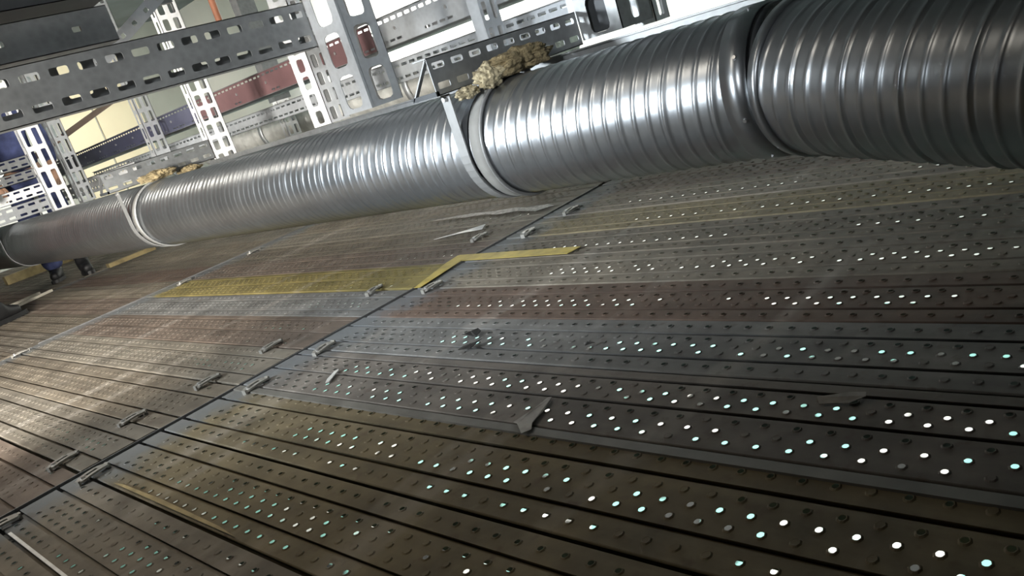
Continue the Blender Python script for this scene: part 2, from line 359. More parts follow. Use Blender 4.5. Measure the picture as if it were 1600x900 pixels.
HOOK = hook_mesh(); bpy.data.objects.remove(bpy.data.objects['h']); HOOK.name = 'end_hook'
proto = None
for bi, yj in enumerate(JOINTS, -1):
    for ri_ in range(-2, 15):
        if ri_ < 0 and bi > 1: continue
        if bi == 2 and ri_ < 1 or bi == 3 and ri_ < 3 or bi == 4 and ri_ < 5: continue
        kind = ('A' if ri_ == 4 else 'B') if bi == 0 else ('A' if (ri_ * 5 + bi * 3) % 7 in (0, 3) else 'B')
        x0, x1 = EDGES[ri_ + 2] * H, EDGES[ri_ + 3] * H
        c = COLS[bi + 1][max(0, ri_)]
        lab = '%s deck plank, %s row from near left corner, %s' % (CN[c], ordn(ri_ + (2 if bi < 0 else 0)), BAYN[bi]) if bi < 0 or ri_ >= 0 else '%s deck plank outside the near left corner, %s of two, %s' % (CN[c], ordn(ri_ + 2), BAYN[bi])
        # the plank, its folded plate and its end hooks
        root = empty('deck_plank', (x0 + 0.0045, yj - 0.008, 0))
        tag(root, lab, 'plank', 'perforated deck planks')
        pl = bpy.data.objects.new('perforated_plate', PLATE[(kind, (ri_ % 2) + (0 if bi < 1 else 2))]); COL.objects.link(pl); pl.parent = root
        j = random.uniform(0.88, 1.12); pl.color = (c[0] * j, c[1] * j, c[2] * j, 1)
        pl.scale = ((x1 - x0 - 0.009) / PW, 1, 1)
        if bi == 0 and ri_ == 3:
            wq = x1 - x0 - 0.009; lp = MB().box((wq - 0.024, -PL + 0.006, -0.002), (wq - 0.001, -0.006, 0.0045)).build('edge_lip', M['lip'], root); lp['label'] = 'pale raised lip along the far edge'
        dz = random.uniform(-0.0025, 0.0025); root.location.z = dz - 0.0025
        root.rotation_euler = (0, random.uniform(-0.006, 0.006), random.uniform(-0.0006, 0.0006))
        for hx in (0.045, PW - 0.075):
            hk = bpy.data.objects.new('end_hook', HOOK); COL.objects.link(hk); hk.parent = root; hk.location.x = hx

# transoms carrying the planks at each joint and at mid span
for k, yj in enumerate(JOINTS):
    t = MB().box((-0.50, yj - 0.03, -0.115), (3.55, yj + 0.03, -0.0435)).build('transom', M['transom'])
    tag(t, 'steel transom hidden under the plank ends at the %s joint of the deck' % ordn(k), 'beam', 'deck transoms')
# angle strip standing proud along the two visible joints
for k, (yj, xa, xb) in enumerate([(2.25, 0.16, 2.65), (4.71, 1.0, 3.2)]):
    mb = MB()
    mb.box((xa, yj - 0.0055, -0.040), (xb, yj - 0.0015, 0.0025))
    t = mb.build('joint_strip', M['transom'])
    tag(t, 'thin steel edge strip in the %s of the deck' % ('main joint line between plank ends' if k == 0 else 'far joint line under the duct'), 'strip')

# plank clips
def clip_proto():
    root = empty('plank_clip')
    mb = MB(); Lc, W, n = 0.084, 0.037, 10
    pts = []
    for i in range(n + 1):
        s = -1 + 2 * i / n
        ww = W / 2 * math.sqrt(max(0.12, 1 - (abs(s) ** 5)))
        z = 0.0075 + 0.004 * (1 - s * s)
        pts.append((s * Lc / 2, ww, z))
    inner = {3, 4, 5, 6}
    for i in range(n):
        (xa, wa, za), (xb, wb, zb) = pts[i], pts[i + 1]
        hasS = i in inner
        hs = 0.006
        segs = [(-1, -hs), (hs, 1)] if hasS else [(-1, 1)]
        for a, b_ in segs:
            ya0 = -wa if a == -1 else a; ya1 = wa if b_ == 1 else b_; yb0 = -wb if a == -1 else a; yb1 = wb if b_ == 1 else b_
            v = [(xa, ya0, za), (xb, yb0, zb), (xb, yb1, zb), (xa, ya1, za), (xa, ya0, za - .005), (xb, yb0, zb - .005), (xb, yb1, zb - .005), (xa, ya1, za - .005)]
            mb.add(v, [(0, 1, 2, 3), (7, 6, 5, 4), (0, 4, 5, 1), (2, 6, 7, 3), (1, 5, 6, 2), (3, 7, 4, 0)])
    mb.box((-Lc / 2 - .002, -0.008, -0.004), (-Lc / 2 + 0.004, 0.008, 0.010)); mb.box((Lc / 2 - .004, -0.008, -0.004), (Lc / 2 + 0.002, 0.008, 0.010))
    mb.build('clip_plate', M['clip'], root)
    MB().tube([(-0.026, 0, 0.0), (-0.026, 0, 0.0145)], 0.006, 10).build('rivet', M['bolt'], root)
    return root
def copy_tree(o, parent=None):
    c = o.copy(); COL.objects.link(c)
    if parent: c.parent = parent
    for ch in [q for q in bpy.data.objects if q.parent == o]: copy_tree(ch, c)
    return c
cp = None
clips = [(0.345, 3.345, 'at the lower left corner of the deck'), (0.675, 3.345, 'second up the joint line, on the near side'), (1.378, 3.31, 'on the near side where the pale plank lip ends'),
         (1.73, 3.29, 'on the near side of the joint, beside the slate grey plank'), (2.425, 3.30, 'on the near side at the foot of the yellow tape'), (3.19, 3.30, 'on the near side, second from the duct'),
         (3.55, 3.265, 'on the near side, closest under the duct'),
         (0.677, 3.72, 'beyond the joint, lowest on the left'), (1.006, 3.80, 'beyond the joint, second up from the left'), (1.355, 3.75, 'beyond the joint, third up'),
         (1.717, 3.765, 'beyond the joint, fourth up'), (2.403, 3.785, 'beyond the joint, below the yellow planks'), (3.19, 3.72, 'beyond the joint, by the white foil scrap'),
         (1.37, 7.1, 'at the left picture edge on the far joint'), (2.72, 7.05, 'on the far joint left of the yellow planks'), (3.42, 7.05, 'on the far joint nearest the duct')]
for i, (X, Y, wh) in enumerate(clips):
    o = cp if cp else None
    if cp is None: cp = o = clip_proto()
    else: o = copy_tree(cp)
    o.location = (X * H, Y * H, 0.0005); o.rotation_euler = (0, 0, random.uniform(-0.15, 0.15) + 0.12)
    tag(o, 'slotted grey plank clip ' + wh, 'clip', 'plank clips')

# ------------------------------------------------------------------ spiral ducts
CX, CZ, R = 1.6575, 0.417, 0.1582
def spiral(name, length, pitch, mat, parent, seed=0, rings=None, th0=0.0):
    """helically ribbed tube along local +y from 0, radius R."""
    nth, ns = 72, 28
    prof = []
    for k in range(ns):
        s = k / ns; r = 0.0
        d = min(abs(s - 0.02), abs(s - 1.02)); r += 0.0026 if d < 0.03 else (0.0010 if d < 0.075 else 0)   # lock seam
        if 0.05 <= s < 0.085: r -= 0.0030
        for c in (0.36, 0.68):
            d = abs(s - c)
            if d < 0.05: r += 0.0028 * (0.5 + 0.5 * math.cos(PI * d / 0.05))
        prof.append(r)
    total = int(length / pitch * ns); step = pitch / ns
    extra = ns
    vs = []; fs = []
    for j in range(-extra, total + 1):
        for i in range(nth):
            a = 2 * PI * i / nth
            y = j * step + step * ns * i / nth
            rad = R + prof[j % ns]
            y = min(max(y, 0), length)
            vs.append((rad * math.cos(a + th0), y, rad * math.sin(a + th0)))
    idx = lambda j, i: (j + extra) * nth + i
    for j in range(-extra, total):
        for i in range(nth):
            if i < nth - 1: q = (idx(j, i), idx(j, i + 1), idx(j + 1, i + 1), idx(j + 1, i))
            else:
                if j + ns + 1 > total: continue
                q = (idx(j, i), idx(j + ns, 0), idx(j + ns + 1, 0), idx(j + 1, i))
            ys = [vs[k][1] for k in q]
            if max(ys) - min(ys) < 1e-6: continue
            fs.append(q)
    mb = MB(); mb.add(vs, fs, True)
    o = mb.fix(name, mat, parent)
    for p in o.data.polygons: p.use_smooth = True
    return o
def ring(mb, y0, y1, r0, r1, n=80):
    vs = []
    for k in range(n):
        a = 2 * PI * k / n; c, s = math.cos(a), math.sin(a)
        vs += [(r0 * c, y0, r0 * s), (r1 * c, y0, r1 * s), (r1 * c, y1, r1 * s), (r0 * c, y1, r0 * s)]
    fs = []
    for k in range(n):
        k2 = (k + 1) % n
        for q in range(4): fs.append((k * 4 + q, k * 4 + (q + 1) % 4, k2 * 4 + (q + 1) % 4, k2 * 4 + q))
    mb.add(vs, fs, True); return mb
def duct(label, y0, y1, collar0=True, screws=True, rot=None, loc=None, crevice=False):
    root = empty('spiral_duct', loc or (CX, y0, CZ))
    if rot: root.rotation_euler = rot
    tag(root, label, 'duct', 'spiral duct run')
    L_ = y1 - y0
    t = spiral('ribbed_tube', L_, 0.121, M['duct'], root, th0=PI * 0.5)
    if collar0:
        mb = MB(); ring(mb, -0.052, 0.006, R - 0.006, R + 0.0045); mb.fix('collar', M['duct'], root)
        if screws:
            for k in range(8):
                a = 2 * PI * (k + 0.35) / 8; p = Vector((math.cos(a), 0, math.sin(a)))
                MB().tube([p * (R + 0.003) + Vector((0, -0.03, 0)), p * (R + 0.0085) + Vector((0, -0.03, 0))], 0.0042, 8).build('screw', M['bolt'], root)
    if crevice:
        mb = MB(); ring(mb, -0.072, -0.052, R - 0.012, R - 0.003); mb.fix('crevice_ring', M['crevice'], root)  # black ring puts the dark of the open joint crevice into colour
    return root
duct('galvanised spiral duct length between the right-hand joint and the large bracket', 0.887, 1.665, True, True, crevice=True)
duct('long galvanised spiral duct length between the large bracket and the middle bracket', 1.669, 4.163, False)
duct('far galvanised spiral duct length left of the middle bracket', 4.167, 6.630, False)
duct('end length of spiral duct running off the left picture edge', 6.634, 9.3, False)
# right-hand length bends towards the camera
al, be = math.radians(22), math.radians(-4)
dv = Vector((-math.sin(al) * math.cos(be), -math.cos(al) * math.cos(be), math.sin(be)))
q = dv.to_track_quat('Y', 'Z')
rt = empty('spiral_duct', (CX - 0.0205, 0.760, CZ - 0.0035)); rt.rotation_mode = 'QUATERNION'; rt.rotation_quaternion = q
tag(rt, 'galvanised spiral duct length bending towards the camera at the right edge', 'duct', 'spiral duct run')
spiral('ribbed_tube', 1.75, 0.121, M['duct'], rt, th0=PI * 0.5)
mb = MB(); ring(mb, -0.012, 0.012, R - 0.008, R + 0.006); mb.fix('end_bead', M['duct'], rt)

# ------------------------------------------------------------------ slotted steelwork
def lin(a, b_, n): return [a + (b_ - a) * k / n for k in range(n + 1)]
def slotted_face(mb, O, U, V, Nn, length, height, pitch, rows, sl=(0.58, 0.8), t=0.0025, band=None, skip=None):
    """plate length along U, height along V, rows = list of (v centre fraction, v size fraction)."""
    n = max(1, int(length / pitch)); us = lin(0, length, n)
    vs = [0]; srow = []
    for c, h in rows:
        vs.append((c - h / 2) * height); srow.append(len(vs) - 1); vs.append((c + h / 2) * height)
    vs.append(height)
    slots = {}
    for i in range(n):
        for j, jr in enumerate(srow):
            if skip and skip(i, j): continue
            slots[(i, jr)] = sl
    mb.perf(O, U, V, Nn, us, vs, t, slots)
def channel_x(name, label, cat, x0, x1, y, z0, z1, pitch, depth, mat, group=None, backweb=False, rows=((0.24, 0.2), (0.76, 0.2)), gusset=False, sl=(0.62, 0.85)):
    """slotted channel across the duct (along x), web facing the camera (-y), flanges going back."""
    root = empty(name, ((x0 + x1) / 2, y, z0)); ox, oy, oz = root.location
    mb = MB()
    slotted_face(mb, (x0 - ox, 0, 0), (1, 0, 0), (0, 0, 1), (0, -1, 0), x1 - x0, z1 - z0, pitch, rows, sl)
    mb.fix('slotted_web', mat, root)
    MB().box((x0 - ox, 0, 0), (x1 - ox, depth, 0.0028)).build('lower_flange', mat, root)
    MB().box((x0 - ox, 0, z1 - z0 - 0.0028), (x1 - ox, depth * 0.55, z1 - z0)).build('upper_flange', mat, root)
    if backweb:
        mb = MB(); slotted_face(mb, (x1 - ox, depth, 0), (-1, 0, 0), (0, 0, 1), (0, 1, 0), x1 - x0, z1 - z0, pitch * 1.31, ((0.36, 0.2), (0.80, 0.2)), sl); mb.fix('back_web', mat, root)
    if gusset:
        MB().bar((x0 - ox + .003, 0.003, z1 - z0 - .004), (x0 - ox + .003, depth - .004, 0.004), 0.012, 0.004, side=(1, 0, 0)).build('end_gusset', mat, root)
        MB().bar((x0 - ox + .003, 0, 0.007), (x0 - ox + .003, depth, 0.007), 0.012, 0.012).build('end_lip', M['black'], root)
    tag(root, label, cat, group)
    return root
def post(label, x0, x1, y0, y1, zb, zt, pitch, mat, group='perforated hanger posts', cols_x=2, cols_y=1, fx=(0.5, 0.74), fy=(0.5, 0.74), margin=0.12, ridge=False, inner=False, name='perforated_post'):
    """hollow perforated post: face on -y (x0..x1), side on -x (y0..y1), plus back sides."""
    root = empty(name, ((x0 + x1) / 2, (y0 + y1) / 2, zb)); ox, oy, oz = root.location
    n = int((zt - zb) / pitch); vs = lin(0, n * pitch, n); h = n * pitch
    def face(nm, O, U, Nn, wd, cols, fr, mt):
        if cols == 1: us = [0, wd * margin, wd * (1 - margin), wd]; ss = [1]
        else:
            us = [0, wd * margin * .6, wd * 0.47, wd * 0.53, wd * (1 - margin * .6), wd]; ss = [1, 3]
        slots = {(i, j): fr for i in ss for j in range(n)}
        mb = MB().perf(O, U, (0, 0, 1), Nn, us, vs, 0.0028, slots)
        return mb.fix(nm, mt, root)
    X0, X1, Y0, Y1 = x0 - ox, x1 - ox, y0 - oy, y1 - oy
    face('front_face', (X0, Y0, 0), (1, 0, 0), (0, -1, 0), X1 - X0, cols_x, fx, mat)
    face('side_face', (X0, Y1, 0), (0, -1, 0), (-1, 0, 0), Y1 - Y0, cols_y, fy, mat)
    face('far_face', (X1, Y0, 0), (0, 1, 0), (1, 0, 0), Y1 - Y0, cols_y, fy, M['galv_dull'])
    if inner: MB().box((X0 + 0.03, Y0 + 0.01, 0.01), (X0 + 0.034, Y1 - 0.01, h)).build('inner_plate', M['black'], root)
    if ridge:
        MB().bar((X0 - .002, Y0 - .002, 0), (X0 - .002, Y0 - .002, h), 0.010, 0.010).build('corner_ridge', mat, root)
    MB().box((X0 - 0.012, Y0 - 0.012, h), (X1 + 0.012, Y1 + 0.012, 2.75 - zb)).build('ceiling_plate', M['galv_dull'], root)
    tag(root, label, 'post', group)
    return root
ZT = 2.72
post('large perforated hanger post at the end of the upper slotted channel', 1.90, 2.055, 2.555, 2.745, 0.60, ZT, 0.157, M['galv'], cols_x=1, cols_y=1, fx=(0.62, 0.80), fy=(0.62, 0.80), ridge=True, margin=0.08)
post('dark perforated hanger post at the right end of the large duct bracket', 2.075, 2.24, 1.50, 1.655, 0.60, ZT, 0.125, M['galv_dull'], cols_x=1, cols_y=1, fx=(0.30, 0.7), fy=(0.55, 0.84), margin=0.08, inner=True)
post('pale perforated post behind the dark post at the top of the duct', 2.28, 2.36, 1.52, 1.60, 0.585, ZT, 0.10, M['galv'], cols_x=1, cols_y=1)
post('bright narrow perforated post just left of the large post', 2.07, 2.175, 3.10, 3.24, 0.585, ZT, 0.076, M['galv_white'], cols_x=2, cols_y=1, fx=(0.66, 0.72))
post('bright perforated post at the right end of the middle duct bracket', 2.02, 2.145, 4.15, 4.21, 0.535, ZT, 0.078, M['galv_white'], cols_x=2, cols_y=1, fx=(0.66, 0.72))
post('bright broad perforated post nearest the left edge, above the blue trousers', 1.895, 2.045, 6.60, 6.66, 0.56, ZT, 0.155, M['galv_white'], cols_x=2, cols_y=1, fx=(0.6, 0.78))
post('grey perforated post standing just right of the broad bright post', 2.10, 2.20, 6.60, 6.68, 0.56, ZT, 0.12, M['galv'], cols_x=2, cols_y=1, fx=(0.62, 0.78))
post('small bright perforated post below the red tray', 3.0, 3.10, 5.02, 5.08, 0.55, 0.80, 0.082, M['galv_white'], cols_x=2, cols_y=1, fx=(0.66, 0.72))
post('slim perforated post between the cream panels and the middle bracket', 2.40, 2.51, 5.75, 5.82, 0.62, ZT, 0.10, M['galv'], cols_x=2, cols_y=1, fx=(0.66, 0.72))
post('dark perforated post at the very top above the duct, right of the slotted rail', 2.10, 2.2, 1.06, 1.14, 0.60, ZT, 0.10, M['black'], cols_x=1, cols_y=1)

# brackets across the duct, each with its strap; the large upper channel; companions
channel_x('slotted_channel', 'long dark slotted channel crossing the upper left, fixed to the large post', 'channel', 0.05, 1.90, 2.75, 0.875, 1.043, 0.085, 0.07, M['galv_dull'], 'upper slotted channels', backweb=True, sl=(0.66, 0.85), rows=((0.22, 0.17), (0.76, 0.17)))
channel_x('slotted_channel', 'smooth dark channel behind and above the long slotted channel at top left', 'channel', 0.05, 1.30, 3.0, 1.09, 1.21, 0.21, 0.12, M['galv_dull'], 'upper slotted channels', rows=((0.5, 0.25),), sl=(0.12, 0.6))
channel_x('slotted_channel', 'topmost dark channel at the top left corner', 'channel', 0.05, 1.35, 3.02, 1.25, 1.42, 0.19, 0.22, M['black'], 'upper slotted channels', rows=((0.4, 0.25),), sl=(0.1, 0.6))
b1 = channel_x('duct_bracket', 'large slotted bracket over the duct with wool lump on it', 'bracket', 1.44, 2.07, 1.655, 0.590, 0.690, 0.066, 0.10, M['galv_dull'], 'duct brackets', gusset=True)
b2 = channel_x('duct_bracket', 'middle slotted bracket over the duct, strap hanging from its end', 'bracket', 1.44, 2.016, 4.15, 0.590, 0.690, 0.066, 0.10, M['galv_dull'], 'duct brackets', gusset=True)
b3 = channel_x('duct_bracket', 'pale slotted bracket over the duct at the left picture edge', 'bracket', 1.44, 1.891, 6.62, 0.590, 0.690, 0.066, 0.10, M['galv'], 'duct brackets', gusset=True)
def strap(label, y, zb):
    root = empty('duct_strap', (CX, y, CZ)); mb = MB(); w_ = 0.034; pts = []
    rr = R + 0.0065
    pts.append((-rr, zb - CZ + 0.0))
    for k in range(25):
        a = PI + PI * k / 24; pts.append((rr * math.cos(a), rr * math.sin(a)))
    pts.append((rr, zb - CZ + 0.0))
    for (xa, za), (xb, zb_) in zip(pts, pts[1:]):
        d = Vector((xb - xa, 0, zb_ - za)).normalized(); n = Vector((d.z, 0, -d.x)) * 0.0022
        v = []
        for xx, zz in ((xa, za), (xb, zb_)):
            for yy in (-w_ / 2, w_ / 2):
                v += [(xx - n.x, yy, zz - n.z), (xx + n.x, yy, zz + n.z)]
        mb.add(v, [(0, 2, 6, 4), (1, 5, 7, 3), (0, 4, 5, 1), (2, 3, 7, 6)])
    mb.fix('strap_band', M['strap'], root)
    MB().tube([(-rr - 0.012, 0, zb - CZ - 0.012), (-rr + 0.006, 0, zb - CZ - 0.012)], 0.0065, 8).build('strap_bolt', M['bolt'], root)
    tag(root, label, 'strap', 'duct straps')
    return root
def clamp(label, y):
    root = empty('duct_clamp', (CX, y, CZ)); mb = MB()
    ring(mb, -0.022, 0.022, R + 0.003, R + 0.0075); mb.fix('clamp_band', M['band'], root)
    mb = MB(); ring(mb, -0.027, -0.021, R + 0.003, R + 0.0115); mb.fix('clamp_rim', M['strap'], root)
    tag(root, label, 'clamp', 'duct clamps')
strap('flat grey strap hanging from the large bracket down round the duct', 1.687, 0.588); clamp('broad ring clamp round the duct beside the large bracket', 1.632)
strap('thin strap hanging from the middle bracket round the duct', 4.185, 0.588); clamp('ring clamp round the duct beside the middle bracket', 4.12)
strap('thin strap round the duct at the left picture edge', 6.66, 0.588)

# cable trays running along the duct
def tray(label, x, y0, y1, z0, z1, width, mat, pitch, rows, group, slots=(0.7, 0.85), skip=None, bolts=True, name='cable_tray'):
    root = empty(name, (x + width / 2, (y0 + y1) / 2, z0)); ox, oy, oz = root.location
    mb = MB(); slotted_face(mb, (-width / 2, y1 - oy, 0), (0, -1, 0), (0, 0, 1), (-1, 0, 0), y1 - y0, z1 - z0, pitch, rows, slots, skip=skip); mb.fix('near_rail', mat, root)
    mb = MB(); slotted_face(mb, (width / 2, y0 - oy, 0), (0, 1, 0), (0, 0, 1), (1, 0, 0), y1 - y0, z1 - z0, pitch, rows, slots); mb.fix('far_rail', M['rail_grey'], root)
    MB().box((-width / 2, y0 - oy, -0.003), (width / 2, y1 - oy, 0.0)).build('tray_bed', M['galv_dull'], root)
    MB().box((-width / 2 - .012, y0 - oy, z1 - z0), (-width / 2 + .006, y1 - oy, z1 - z0 + .004)).build('top_lip', M['galv_dull'], root)
    if bolts:
        for k in range(int((y1 - y0) / 0.37)):
            yy = y1 - oy - 0.18 - k * 0.37
            MB().tube([(-width / 2 - 0.006, yy, (z1 - z0) * 0.52), (-width / 2 + 0.004, yy, (z1 - z0) * 0.52)], 0.0085, 8).build('bolt', M['bolt'], root)
    tag(root, label, 'cable tray', group)
    return root
grp = lambda i, j: j == 0 and (i % 7) > 3
tray('grey cable tray length with a row of bright slots, right of the large post', 2.6, 0.6, 3.30, 0.828, 0.962, 0.36, M['rail_grey'], 0.052, ((0.16, 0.10), (0.86, 0.13)), 'upper cable tray', skip=grp)
tray('dark red cable tray length between the bright posts', 2.6, 3.31, 5.30, 0.828, 0.955, 0.36, M['rail_red'], 0.052, ((0.13, 0.09), (0.88, 0.10)), 'upper cable tray', skip=lambda i, j: j == 0 and i % 9 > 1)
tray('dark blue cable tray length below the cream panels', 2.6, 5.31, 8.9, 0.828, 0.955, 0.36, M['rail_blue'], 0.052, ((0.13, 0.09), (0.88, 0.10)), 'upper cable tray', skip=lambda i, j: j == 0 and i % 6 > 3)
tray('grey slotted cable tray below the upper tray, right part', 2.6, 1.3, 3.9, 0.655, 0.755, 0.30, M['rail_grey'], 0.060, ((0.2, 0.16), (0.78, 0.16)), 'lower cable tray', bolts=False)
tray('grey slotted cable tray below the red tray, left part', 2.6, 3.91, 7.6, 0.675, 0.755, 0.30, M['rail_grey'], 0.060, ((0.2, 0.16), (0.78, 0.16)), 'lower cable tray', bolts=False)
tray('narrow pale slotted tray running just behind the duct crest', 1.93, 0.4, 4.05, 0.530, 0.582, 0.09, M['galv_dull'], 0.060, ((0.5, 0.4),), 'low tray', bolts=False)
tray('white slotted tray crossing low behind the broad bright post', 2.45, 6.3, 9.4, 0.60, 0.72, 0.12, M['galv_white'], 0.075, ((0.25, 0.16), (0.75, 0.16)), 'low tray', bolts=False)
# arms on the broad post at the left edge
channel_x('slotted_channel', 'bright slotted arm reaching left from the broad bright post, above the trousers', 'channel', 1.40, 1.891, 6.60, 0.705, 0.79, 0.07, 0.10, M['galv_white'], 'arms on the broad post')
channel_x('slotted_channel', 'grey slotted arm above the bright arm at the left picture edge', 'channel', 1.40, 1.891, 6.63, 0.83, 0.90, 0.07, 0.10, M['galv_dull'], 'arms on the broad post')
channel_x('slotted_channel', 'upper grey slotted arm at the left edge under the long dark channel', 'channel', 1.40, 1.891, 6.63, 0.92, 1.0, 0.07, 0.10, M['galv_dull'], 'arms on the broad post')
# short hanger struts with lipped ends seen over the bracket
for k, (xx, yy, zb_, wh) in enumerate([(2.42, 2.33, 0.655, 'left of the bright gap'), (2.42, 1.86, 0.655, 'right of the bright gap')]):
    root = empty('hanger_strut', (xx, yy, zb_))
    mb = MB().perf((-.05, 0, 0), (1, 0, 0), (0, 0, 1), (0, -1, 0), [0, .006, .045, .055, .094, .1], lin(0, 2.05, 20), 0.003, {(i, j): (0.6, 0.7) for i in (1, 3) for j in range(20)})
    mb.fix('strut_profile', M['galv'], root)
    MB().box((-0.055, -0.004, 2.03), (0.055, 0.03, 2.75 - zb_)).build('ceiling_foot', M['galv_dull'], root)
    mb = MB(); mb.box((-.05, 0.001, 0), (-.045, 0.06, 2.05)); mb.box((.045, 0.001, 0), (.05, 0.06, 2.05)); mb.build('strut_sides', M['galv'], root)
    MB().box((-0.062, -0.006, -0.006), (0.062, 0.062, 0.004)).build('lipped_end', M['galv_white'], root)
    tag(root, 'short pale hanger strut ending over the large bracket, ' + wh, 'strut', 'hanger struts')
# diagonal perforated bracket and pipes at the top left
root = empty('diagonal_brace', (1.4, 3.25, 1.0))
mb = MB().perf((-.12, 0, 0.02), (0.86, 0, 0.51), (-0.51, 0, 0.86), (0, -1, 0), lin(0, 0.44, 6), [0, .015, .035, .05], 0.004, {(i, 1): (0.3, 0.8) for i in range(6)})
mb.fix('brace_plate', M['galv'], root); MB().box((0.22, 0.002, 0.22), (0.27, 0.03, 1.75)).build('brace_hanger', M['galv_dull'], root)
tag(root, 'slanting grey brace plate with small holes above the long channel', 'brace')
o = MB().tube([(3.05, 5.4, 2.75), (3.0, 5.32, 1.9), (2.97, 5.28, 1.2)], 0.022, 12).build('hanger_pipe', M['rust_pipe']); tag(o, 'red-brown pipe coming down behind the long slotted channel', 'pipe')
mb = MB(); mb.bar((2.30, 8.2, 1.01), (3.36, 8.42, 1.36), 0.05, 0.03); mb.bar((3.36, 8.42, 1.33), (3.36, 8.42, 2.75), 0.05, 0.03); o = mb.build('angle_brace', M['brown']); tag(o, 'dark brown slanting angle iron beside the broad bright post', 'brace')
# slim light struts left of the middle bracket
for k, (xx, yy, zb_, zt, wh) in enumerate([(3.05, 9.56, 0.575, ZT, 'right of the grey panel'), (3.05, 11.1, 0.575, ZT, 'left of the bright gap')]):
    root = empty('slim_strut', (xx, yy, zb_))
    n = int((zt - zb_) / 0.06)
    MB().perf((-.04, 0, 0), (1, 0, 0), (0, 0, 1), (0, -1, 0), [0, .02, .06, .08], lin(0, zt - zb_, n), 0.004, {(1, j): (0.4, 0.6) for j in range(n)}).fix('strut_face', M['galv'], root)
    MB().box((-.044, -.002, 0), (-.036, .05, zt - zb_)).build('strut_flange', M['galv_white'], root)
    tag(root, 'slim slotted strut behind the middle bracket, ' + wh, 'strut', 'slim struts')
# foil-wrapped duct behind the small bright post
root = empty('insulated_pipe', (3.35, 5.0, 0.625)); mb = MB(); pts = []; rs = []
for k in range(120):
    pts.append((0, -2.2 + k * 0.045, 0)); rs.append(0.15 + 0.006 * math.sin(k * 1.7) + random.uniform(-0.006, 0.006))
mb.tube(pts, rs, 28); mb.build('foil_jacket', M['foil'], root)
for k in range(6):
    mb = MB(); ring(mb, -2.0 + k * 0.9, -1.96 + k * 0.9, 0.155, 0.165, 28); mb.fix('foil_band', M['galv'], root)
mb = MB()
for k in range(3): mb.box((-0.2, -1.9 + 1.8 * k, -0.19), (0.2, -1.84 + 1.8 * k, -0.155)); mb.box((-0.2, -1.9 + 1.8 * k, -0.62), (-0.16, -1.84 + 1.8 * k, -0.19)); mb.box((0.16, -1.9 + 1.8 * k, -0.62), (0.2, -1.84 + 1.8 * k, -0.19))
mb.build('support_feet', M['galv'], root)
tag(root, 'crinkled silver foil-wrapped pipe behind the small bright post', 'pipe')

# things on the walls
for k, (x0, x1) in enumerate([(4.35, 4.86), (4.875, 5.55)]):
    root = empty('wall_panel', ((x0 + x1) / 2, 13.19, 0.4))
    MB().box((x0 - (x0 + x1) / 2, -0.06, 0), (x1 - (x0 + x1) / 2, 0.0, 2.0)).build('board', M['cream'], root)
    MB().box((x1 - (x0 + x1) / 2 - 0.014, -0.066, 0), (x1 - (x0 + x1) / 2, -0.0605, 2.0)).build('edge_trim', M['grey_wall'], root)
    tag(root, ['cream wall panel with a yellow patch, left of the pair', 'plain cream wall panel, right of the pair'][k], 'panel', 'cream wall panels')
root = empty('wall_light', (4.02, 13.19, 1.48)); MB().box((-0.05, -0.05, -0.02), (0.05, 0, 0.44)).build('housing', M['white_board'], root); MB().box((-0.035, -0.065, 0.0), (0.035, -0.0505, 0.42)).build('diffuser', M['lampglass'], root)
tag(root, 'small upright strip light glowing on the grey wall', 'light')
root = empty('wall_panel', (3.35, 13.19, 0.1)); MB().box((-.45, -0.05, 0), (.45, 0, 1.12)).build('board', M['white_board'], root); MB().box((-.47, -.06, 1.12), (.47, 0, 1.15)).build('top_rail', M['galv'], root)
tag(root, 'white wall board behind the slim struts', 'panel')

# mineral wool lumps on the brackets
def lump(label, c, s, seed, mat, rz=0):
    bm = bmesh.new(); bmesh.ops.create_icosphere(bm, subdivisions=5, radius=1)
    off = Vector((seed * 3.7, seed * 1.3, seed * 7.1))
    for v in bm.verts:
        p = v.co.copy(); d = 1 + 0.38 * noise.noise(p * 1.7 + off) + 0.22 * noise.noise(p * 4.5 + off) + 0.10 * noise.noise(p * 11 + off)
        v.co = Vector((p.x * s[0], p.y * s[1], p.z * s[2])) * d
    me = bpy.data.meshes.new('insulation_wool'); bm.to_mesh(me); bm.free(); me.materials.append(mat)
    for p in me.polygons: p.use_smooth = True
    o = bpy.data.objects.new('insulation_wool', me); COL.objects.link(o); o.location = c; o.rotation_euler = (0, 0, rz)
    tag(o, label, 'insulation', 'loose mineral wool')
lump('large brown lump of mineral wool hanging on the front of the large bracket', (1.715, 1.595, 0.612), (0.115, 0.050, 0.032), 1, M['wool'])
lump('ragged tan tuft of wool drooping over the duct under the large bracket', (1.585, 1.598, 0.598), (0.042, 0.034, 0.032), 2, M['wool_pale'])
lump('small pale tuft of wool beside the strap of the large bracket', (1.515, 1.625, 0.575), (0.036, 0.026, 0.016), 3, M['wool_pale'])
lump('pale wool scrap squeezed under the middle bracket', (1.66, 4.06, 0.603), (0.085, 0.035, 0.022), 4, M['wool'])
lump('brown wool crumb under the right half of the middle bracket', (1.84, 4.10, 0.578), (0.06, 0.04, 0.022), 5, M['wool'])

